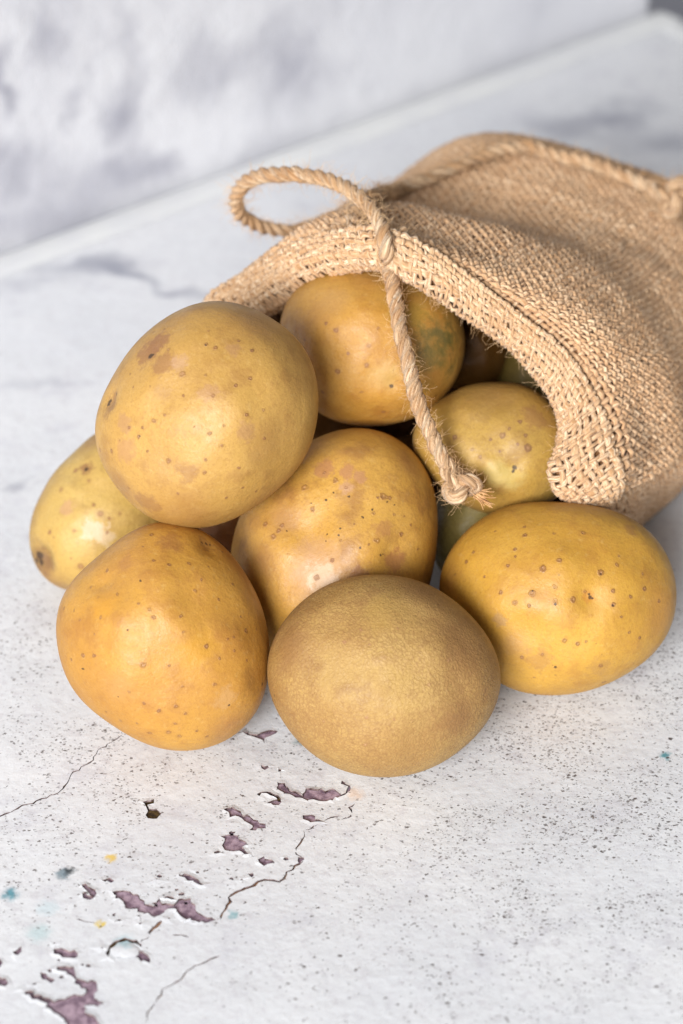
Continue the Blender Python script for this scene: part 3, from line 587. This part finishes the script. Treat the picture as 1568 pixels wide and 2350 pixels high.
# full dense sheet: interpolate every column through the rows in row-parameter space
def column_spline(tq):
    P = G0; n = len(P); Q = np.concatenate([2 * P[:1] - P[1:2], P, 2 * P[-1:] - P[-2:-1]])
    i = np.clip(np.floor(tq).astype(int), 0, n - 2); f = (tq - i)[:, None, None]
    p0, p1, p2, p3 = Q[i], Q[i + 1], Q[i + 2], Q[i + 3]
    return .5 * (2 * p1 + (p2 - p0) * f + (2 * p0 - 5 * p1 + 4 * p2 - p3) * f ** 2 + (3 * p1 - p0 - 3 * p2 + p3) * f ** 3)
tt = np.linspace(0, len(G0) - 1, 600); DS = column_spline(tt)
mid = DS[:, 12:50]; LL = np.r_[0, np.cumsum(np.linalg.norm(np.diff(mid, axis=0), axis=2).mean(1))]
def sheet(l0, l1, nv, nu):
    """cloth between arc lengths l0 and l1, nv x nu points with soft creases"""
    q = np.interp(np.linspace(l0, l1, nv), LL, tt); S = column_spline(q)
    uu = np.linspace(0, NC - 1, nu); i = np.clip(uu.astype(int), 0, NC - 2); f = (uu - i)[None, :, None]
    P = np.pad(S, ((0, 0), (1, 1), (0, 0)), mode='reflect', reflect_type='odd')
    p0, p1, p2, p3 = P[:, i], P[:, i + 1], P[:, i + 2], P[:, i + 3]
    S = .5 * (2 * p1 + (p2 - p0) * f + (2 * p0 - 5 * p1 + 4 * p2 - p3) * f ** 2 + (3 * p1 - p0 - 3 * p2 + p3) * f ** 3)
    return S
def normals(S):
    du = np.gradient(S, axis=1); dv = np.gradient(S, axis=0); n = np.cross(du, dv); n /= np.linalg.norm(n, axis=2)[:, :, None] + 1e-12
    return n
L_EDGE = np.interp(1.0, tt, LL); L_HEM = np.interp(2.0, tt, LL); L_END = LL[-1]

def cloth_noise(S, amp=.0022):
    sh = S.shape[:2]; c = S[::6, ::6]; 
    v = np.array([[mnoise.noise(Vector(p) * 26) + .5 * mnoise.noise(Vector(p) * 60 + Vector((3, 1, 2))) for p in r] for r in c])
    a = np.linspace(0, v.shape[0] - 1, sh[0]); b = np.linspace(0, v.shape[1] - 1, sh[1])
    t1 = np.array([np.interp(b, np.arange(v.shape[1]), r) for r in v]); t2 = np.array([np.interp(a, np.arange(v.shape[0]), t1[:, j]) for j in range(sh[1])]).T
    return t2 * amp

def weave(name, S, N, nv, nu, pitch, wid, thick, wave, mat, parent, K=6, seed=0, jit=.12):
    """real threads over and under: S, N are (2nv+1, 2nu+1, 3) samples; one ring of K points at each sample"""
    r = np.random.default_rng(seed); a = np.linspace(0, 2 * math.pi, K, endpoint=False); V = []; Q = []; UV = []; TI = []; base = 0
    iv = np.arange(1, 2 * nv, 2); iu = np.arange(1, 2 * nu, 2)
    dv = np.gradient(S, axis=0); dv /= np.linalg.norm(dv, axis=2)[:, :, None] + 1e-12; du = np.gradient(S, axis=1); du /= np.linalg.norm(du, axis=2)[:, :, None] + 1e-12
    for d in (0, 1):
        idx = iv if d == 0 else iu
        C = S[idx] if d == 0 else S[:, idx].transpose(1, 0, 2); Nn = N[idx] if d == 0 else N[:, idx].transpose(1, 0, 2)
        side = (dv[idx] if d == 0 else du[:, idx].transpose(1, 0, 2))
        nt, npt = C.shape[:2]
        par = (np.arange(nt)[:, None] % 2) * 2 - 1
        ph = np.zeros(npt); cross = np.arange(1, npt, 2); ph[cross] = np.where(np.arange(len(cross)) % 2 == 0, 1, -1)
        off = par * ph[None] * (1 if d == 0 else -1)
        # slow wander of the thread sideways, random size from thread to thread
        wob = r.normal(size=(nt, npt // 4 + 3)); wob = np.array([np.interp(np.arange(npt) / 4, np.arange(len(q)), q) for q in wob]) * pitch * jit
        C = C + Nn * (off * wave + r.normal(size=(nt, npt)) * pitch * .04)[:, :, None] + side * wob[:, :, None]
        wr = (1 + r.normal(size=(nt, 1)) * .13) * (1 + np.array([np.interp(np.arange(npt) / 3, np.arange(npt // 3 + 3), r.normal(size=npt // 3 + 3)) for _ in range(nt)]) * .14 + r.normal(size=(nt, npt)) * .10)
        gap = np.linalg.norm(np.gradient(S, axis=0 if d == 0 else 1), axis=2) * 2; gap = gap[idx] if d == 0 else gap[:, idx].T
        fit = np.clip(gap / pitch, .75, 1.35)[:, :, None, None]                 # yarns spread where the cloth is stretched
        ring = C[:, :, None] + side[:, :, None] * (np.cos(a)[None, None, :, None] * (wid * (1.08 if d == 0 else .82) * wr)[:, :, None, None] * fit) + Nn[:, :, None] * (np.sin(a)[None, None, :, None] * (thick * wr)[:, :, None, None])
        ln = np.r_[0, np.cumsum(np.linalg.norm(np.diff(C.mean(0), axis=0), axis=1))]
        uv = np.stack(np.broadcast_arrays((a / 2 / math.pi)[None, None, :] + np.arange(nt)[:, None, None] * 3.7, ln[None, :, None] * 1000 / 3 + np.arange(nt)[:, None, None] * 1.3), -1)
        ti = np.broadcast_to((.5 + r.normal(size=(nt, 1, 1)) * .16) + np.array([np.interp(np.arange(npt) / 5, np.arange(npt // 5 + 3), r.normal(size=npt // 5 + 3)) for _ in range(nt)])[:, :, None] * .14, (nt, npt, K))
        i, j, k = np.meshgrid(np.arange(nt), np.arange(npt - 1), np.arange(K), indexing='ij'); f = lambda i, j, k: base + (i * npt + j) * K + k % K
        Q.append(np.stack([f(i, j, k), f(i, j, k + 1), f(i, j + 1, k + 1), f(i, j + 1, k)], -1).reshape(-1, 4))
        V.append(ring.reshape(-1, 3)); UV.append(uv.reshape(-1, 2)); TI.append(ti.reshape(-1)); base += nt * npt * K
    return mesh_np(name, np.vstack(V), np.vstack(Q), mat, parent, uv=np.vstack(UV), tint=np.concatenate(TI))

def jute(name, c1, c2, c3, fib=(14, 1.2), bstr=.5, bd=.0004):
    t = NT(name); uv = t.n('ShaderNodeUVMap'); mp = t.n('ShaderNodeMapping'); t.l(uv.outputs[0], mp.inputs[0]); mp.inputs[3].default_value = (fib[0], fib[1], 1)
    at_ = t.n('ShaderNodeAttribute'); at_.attribute_name = 'tint'
    n = t.noise(mp.outputs[0], 1.0, 4, .65); co = t.tc.outputs['Object']
    col = t.mix(t.rng(at_.outputs['Fac'], .2, .85), c1, c2); col = t.mix(t.rng(n, .38, .68), c3, col)
    col = t.mix(t.math('MULTIPLY', t.rng(t.noise(co, 90, 3), .45, .7), .25), col, c1)
    t.put(t.b.inputs['Base Color'], col); t.b.inputs['Roughness'].default_value = .78; t.b.inputs['Specular IOR Level'].default_value = .12
    t.b.inputs['Sheen Weight'].default_value = .15; t.b.inputs['Sheen Roughness'].default_value = .5
    t.l(t.bump(n, bstr, bd), t.b.inputs['Normal']); return t.m
M_jute = jute('burlap_thread', srgb(226, 187, 146), srgb(250, 222, 186), srgb(178, 135, 95))
M_hem = jute('hem_thread', srgb(220, 184, 144), srgb(248, 226, 194), srgb(172, 130, 90))
M_twine = jute('twine_strand', srgb(216, 176, 132), srgb(250, 228, 194), srgb(152, 108, 68), fib=(26, .35), bstr=.8, bd=.0006)
M_shadeback = solid('shade_backing', srgb(122, 84, 54), srgb(144, 102, 68), 300, rough=.9)  # dark tone puts the shade of weave gaps and sack interior into colour
M_hemlin = solid('hem_inner_cloth_shaded', srgb(104, 70, 42), srgb(134, 94, 60), 400, rough=.9)  # inner layer of the hem, shade of its holes put into the colour
M_fuzz = solid('loose_fibre', srgb(205, 160, 112), srgb(228, 192, 148), 100, rough=.6)

sack = empty('burlap_sack', tuple(np.r_[M0 + AX * .07, 0]))
tag(sack, 'tan burlap sack lying on its side with a folded hem at its open mouth', 'sack')
inv = -np.array(sack.location)
def under(o):                                                # keep world placement under the sack's empty
    o.data.transform(__import__('mathutils').Matrix.Translation(Vector(inv))); return o

PB = .0018
nvB = int((L_END - L_HEM + .002) / PB); ulen = np.linalg.norm(np.diff(DS[250], axis=0), axis=1).sum(); nuB = int(ulen / PB)
SB = sheet(L_HEM - .002, L_END, 2 * nvB + 1, 2 * nuB + 1); NB = normals(SB); sgn = 1 if NB[nvB, nuB, 2] > 0 else -1; NB = NB * sgn
SB = SB + NB * cloth_noise(SB)[:, :, None]; NB = normals(SB) * sgn
under(weave('body_weave', SB, NB, nvB, nuB, PB, PB * .385, PB * .32, PB * .40, M_jute, sack, seed=1))
# added dark backing, its colour stands in for shade between the threads
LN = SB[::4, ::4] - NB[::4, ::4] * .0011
def grid_mesh(name, S, mat, parent):
    a, b = S.shape[:2]; i, j = np.meshgrid(np.arange(a - 1), np.arange(b - 1), indexing='ij'); f = i * b + j
    return mesh_np(name, S, np.stack([f, f + 1, f + b + 1, f + b], -1).reshape(-1, 4), mat, parent)
SACKBVH = BVHTree.FromPolygons([tuple(p) for p in (SB[::4, ::4] + NB[::4, ::4] * .0006).reshape(-1, 3)], [[i * len(LN[0]) + j, i * len(LN[0]) + j + 1, (i + 1) * len(LN[0]) + j + 1, (i + 1) * len(LN[0]) + j] for i in range(len(LN) - 1) for j in range(len(LN[0]) - 1)])
under(grid_mesh('weave_backing', LN, M_shadeback, sack))
# hem: a looser double band that rolls over the mouth edge
PH = .00142
nvH = int((L_HEM + .001) / PH) + 1; nuH = int(np.linalg.norm(np.diff(DS[80], axis=0), axis=1).sum() / PH)
SH = sheet(0, L_HEM - .0006, 2 * nvH + 1, 2 * nuH + 1); NH = normals(SH) * sgn
bulge = np.sin(np.linspace(.3, math.pi * .84, 2 * nvH + 1)) ** .8 * .0040
SH = SH + NH * (bulge[:, None, None] * np.interp(np.linspace(0, 1, 2 * nuH + 1), [0, .78, .9, 1], [1, 1, .5, .5])[None, :, None] + cloth_noise(SH, .0014)[:, :, None]); NH = normals(SH) * sgn
under(weave('hem', SH, NH, nvH, nuH, PH, PH * .45, PH * .40, PH * .36, M_hem, sack, seed=2, jit=.22))
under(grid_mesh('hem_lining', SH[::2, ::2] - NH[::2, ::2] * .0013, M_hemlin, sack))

# lower cloth: bulges out under the side fold and lies on the table
def low(s):
    zr = float(np.interp(s, [-3.6, -1.4, .9, 3.6, 6.8, 10, 12.6, 14.8, 16.5], [4.4, 3.9, 3.7, 3.1, 2.5, 2.0, 1.6, 1.1, .3])); k0 = float(np.interp(s, [-3.6, -1.4, .9, 3.6, 6.8, 10, 16.5], [8.0, 8.5, 8.9, 8.9, 8.8, 8.5, 7.9]))
    w_ = .12 * math.sin(s * 1.7)
    return [(k0 - 2.2, zr + .15), (k0 - .5, zr), (k0 - .1 + w_, zr * .78), (k0 - .35 + w_, zr * .45), (k0 - .9, .12), (k0 - 2.0, .09), (k0 - 4, .08)]
Lr = np.array([[sk(s + (2.6 - .16 * s) * (1 - min(1, z / 3.4)), k, z) for k, z in low(s)] for s in np.linspace(-3.5, 15.9, 14)])
nvL, nuL = 102, 36
rowsL = np.array([crom(r, 2 * nuL + 1) for r in Lr]); SL = np.stack([crom(rowsL[:, j], 2 * nvL + 1) for j in range(2 * nuL + 1)], 1)
NL = normals(SL); NL = NL * (1 if NL[nvL, nuL // 2 * 2][0] > 0 else -1)
under(weave('lower_cloth', SL, NL, nvL, nuL, PB, PB * .44, PB * .26, PB * .24, M_jute, sack, seed=3))
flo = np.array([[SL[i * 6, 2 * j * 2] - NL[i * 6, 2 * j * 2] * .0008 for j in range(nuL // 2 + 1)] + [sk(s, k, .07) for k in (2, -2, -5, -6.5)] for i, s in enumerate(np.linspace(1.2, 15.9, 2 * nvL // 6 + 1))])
under(grid_mesh('lower_backing', flo, M_shadeback, sack))  # plain bottom sheet in the same darkened backing colour

def tubes(name, paths, rad, mat, parent, K=3):
    """many thin fibres in one mesh"""
    V = []; Q = []; b = 0; UV = []
    for P in paths:
        P = np.asarray(P); T = np.gradient(P, axis=0); T /= np.linalg.norm(T, axis=1)[:, None] + 1e-12
        u = np.cross(T, [.3, .5, .81]); u /= np.linalg.norm(u, axis=1)[:, None] + 1e-12; v = np.cross(T, u); n = len(P)
        tap = np.linspace(1, .5, n)
        for k in range(K): pass
        a = np.arange(K) / K * 2 * math.pi
        V.append((P[:, None] + (u[:, None] * np.cos(a)[None, :, None] + v[:, None] * np.sin(a)[None, :, None]) * (rad * tap)[:, None, None]).reshape(-1, 3))
        i, k = np.meshgrid(np.arange(n - 1), np.arange(K), indexing='ij')
        Q.append(np.stack([b + i * K + k, b + i * K + (k + 1) % K, b + (i + 1) * K + (k + 1) % K, b + (i + 1) * K + k], -1).reshape(-1, 4)); b += n * K
    return mesh_np(name, np.vstack(V), np.vstack(Q), mat, parent)
def fibre(p, d, L, n=7):
    """a short curling hair from p towards d"""
    out = [np.array(p)]; d = np.array(d); 
    c = rng.normal(size=3) * .35
    for _ in range(n - 1):
        d = d + c + rng.normal(size=3) * .22; d /= np.linalg.norm(d); out.append(out[-1] + d * L / (n - 1))
    return out
hairs = []
for _ in range(2200):
    i = int(abs(rng.normal()) * nvH * .8) % (2 * nvH); j = rng.integers(0, 2 * nuH); dd = NH[i, j] + rng.normal(size=3) * .7; hairs.append(fibre(SH[i, j], dd / np.linalg.norm(dd), rng.uniform(.0015, .0055)))
for _ in range(300):                                            # ragged wisps hanging off the mouth edge
    j = int(np.clip(rng.normal(.62, .22), .15, .97) * 2 * nuH); i = rng.integers(2, 6); dd = np.r_[-AX * .4, -1] + rng.normal(size=3) * .6; hairs.append(fibre(SH[min(i, 2 * nvH), j], dd / np.linalg.norm(dd), rng.uniform(.003, .008), 9))
for _ in range(1800):
    i = rng.integers(0, 2 * nvB); j = rng.integers(0, 2 * nuB); dd = NB[i, j] + rng.normal(size=3) * .9; hairs.append(fibre(SB[i, j] + NB[i, j] * .0004, dd / np.linalg.norm(dd), rng.uniform(.001, .0035)))
fz = under(tubes('loose_fibres', hairs, .00005, M_fuzz, sack)); fz['kind'] = 'stuff'

# ------------------------------------------------------------------ twine
def on_sack(px, py, lift=.0028):
    r = ray(px, py); r /= np.linalg.norm(r); h = SACKBVH.ray_cast(Vector(CAM), Vector(r))
    return None if h[0] is None else np.array(h[0]) - r * lift * .4 + np.array([0, 0, lift])
path = [att(*q) for q in [(1040, 1092, .6340), (1020, 1058, .6335), (1000, 1020, .6330), (962, 930, .632), (940, 850, .632), (925, 780, .633), (908, 690, .638), (896, 620, .641), (888, 570, .635), (872, 512, .640), (836, 462, .650), (776, 422, .662), (705, 403, .667), (630, 400, .673), (568, 416, .681), (542, 456, .690), (556, 495, .699), (602, 521, .706), (660, 530, .711), (722, 517, .715), (782, 494, .717)]]
for q in [(850, 475), (905, 458), (960, 438), (1010, 418), (1060, 396), (1110, 377), (1165, 362), (1215, 357)]:
    h = on_sack(*q); path.append(h if h is not None else att(*q, .745))
tlast = np.dot(path[-1] - CAM, FWD)
path += [att(1275, 357, tlast - .001), att(1340, 370, tlast - .004), att(1405, 393, tlast - .008), att(1465, 417, tlast - .012), att(1500, 430, tlast - .014)]
twine = empty('jute_twine', tuple(path[8]))
tag(twine, 'thick twisted jute twine looped over the sack mouth, knotted at both ends', 'twine')
tinv = -np.array(twine.location)
def undert(o): o.data.transform(__import__('mathutils').Matrix.Translation(Vector(tinv))); return o
def strand_set(name, P, R, r, lay, mat, parent, nst=3, K=10, phase=0.0, step=.0007, close=False):
    """nst round strands twisted along P"""
    L = np.linalg.norm(np.diff(P, axis=0), axis=1).sum(); n = int(L / step); C = crom(P, n)
    T = np.gradient(C, axis=0); T /= np.linalg.norm(T, axis=1)[:, None]
    U = np.zeros_like(C); u = np.cross(T[0], [.2, .9, .3]); u /= np.linalg.norm(u)
    for i in range(n): u = u - T[i] * (u @ T[i]); u /= np.linalg.norm(u); U[i] = u
    W = np.cross(T, U); s = np.linspace(0, L, n); hair = []; wig = np.interp(np.arange(n) / 14, np.arange(n // 14 + 3), rng.normal(size=n // 14 + 3))
    for k in range(nst):
        a = s / lay * 2 * math.pi + k / nst * 2 * math.pi + phase + wig * .22
        S = C + (U * np.cos(a)[:, None] + W * np.sin(a)[:, None]) * R
        St = np.gradient(S, axis=0); St /= np.linalg.norm(St, axis=1)[:, None]
        o = S - C; o /= np.linalg.norm(o, axis=1)[:, None]; q = np.cross(St, o); b = np.arange(K) / K * 2 * math.pi
        rr = r * (1 + .15 * np.interp(np.arange(n) / 9, np.arange(n // 9 + 3), rng.normal(size=n // 9 + 3)))
        V = S[:, None] + (o[:, None] * np.cos(b)[None, :, None] + q[:, None] * np.sin(b)[None, :, None]) * rr[:, None, None]
        uv = np.stack(np.broadcast_arrays((b / 2 / math.pi)[None] + s[:, None] * 55 + k * 5.1, s[:, None] * 1000 / 3 + k * 7), -1)
        ti = np.broadcast_to(.55 + .22 * np.interp(np.arange(n) / 10, np.arange(n // 10 + 3), rng.normal(size=n // 10 + 3))[:, None], (n, K))
        i, j = np.meshgrid(np.arange(n - 1), np.arange(K), indexing='ij')
        Q = np.stack([i * K + j, i * K + (j + 1) % K, (i + 1) * K + (j + 1) % K, (i + 1) * K + j], -1).reshape(-1, 4)
        undert(mesh_np(name, V, Q, mat, parent, uv=uv, tint=ti))
        for _ in range(int(L * 2600)):
            h = rng.integers(0, n); dd = o[h] + St[h] * rng.normal() * .9 + rng.normal(size=3) * .5; hair.append(fibre(S[h] + o[h] * r * .9, dd / np.linalg.norm(dd), rng.uniform(.0012, .0055)))
    return hair
TR, TS = .00103, .00120
fz = strand_set('strand', np.array(path), TR, TS, .0112, M_twine, twine)
def knot(c, ex, ey, ez, size):
    """an overhand knot: a trefoil of twine pulled tight"""
    P = []
    for a in np.linspace(.35, 2 * math.pi + .1, 40):
        x = math.sin(a) + 1.35 * math.sin(2 * a); y = math.cos(a) - 1.35 * math.cos(2 * a); z = -1.15 * math.sin(3 * a)
        P.append(c + size * (ex * x + ey * y + ez * z))
    return np.array(P)
exv, eyv, ezv = RGT, UPV, -FWD
def rot2(a): return exv * math.cos(a) + eyv * math.sin(a), -exv * math.sin(a) + eyv * math.cos(a)
k1 = att(1053, 1110, .634); e1, e2 = rot2(-.5)
fz += strand_set('knot_strand', knot(k1, e1 * 1.2, e2 * .9, ezv * .8, .0018), TR * .9, TS * .95, .0105, M_twine, twine, step=.0006)
k2 = att(1538, 447, tlast - .016); e1, e2 = rot2(.1)
fz += strand_set('knot_strand', knot(k2, e1, e2, ezv * .8, .0023), TR * .9, TS * .95, .0105, M_twine, twine, step=.0006)
fz += strand_set('tail', np.array([k2, k2 + exv * .004 - eyv * .0008, k2 + exv * .009 - eyv * .002, k2 + exv * .014 - eyv * .004]), TR, TS, .0125, M_twine, twine)
# frayed tail under the first knot
M_tail = solid('frayed_jute', srgb(176, 128, 84), srgb(214, 170, 122), 300, rough=.8)
tail = []
for _ in range(18):
    p = k1 + exv * rng.uniform(.0035, .006) - eyv * rng.uniform(.001, .004); b_ = rng.choice([.35, .9], p=[.6, .4])
    d = exv - eyv * (b_ + rng.normal() * .10) + ezv * rng.normal() * .12; d /= np.linalg.norm(d); P_ = [p]; c_ = rng.normal(size=3) * .05
    for _k in range(8): d = d + c_ + rng.normal(size=3) * .06; d /= np.linalg.norm(d); P_.append(P_[-1] + d * (.0070 if b_ < .3 else .0045) / 8)
    tail.append(P_)
undert(tubes('frayed_end', tail, .00020, M_tail, twine, K=5))
# short yarns that draw the hem up under the knot
fz += strand_set('hem_tie', np.array([att(*q) for q in [(770, 512, .658), (806, 505, .653), (838, 521, .647), (866, 545, .642), (890, 566, .640), (914, 560, .640), (926, 530, .643)]]), TR * .7, TS * .8, .010, M_twine, twine)
fz += strand_set('loose_yarn', np.array([att(*q) for q in [(800, 508, .650), (815, 545, .646), (838, 574, .642), (866, 580, .640), (893, 578, .639)]]), .0004, .0006, .006, M_twine, twine, nst=2, K=6)
f2 = undert(tubes('stray_fibres', fz, .00005, M_fuzz, twine)); f2['kind'] = 'stuff'
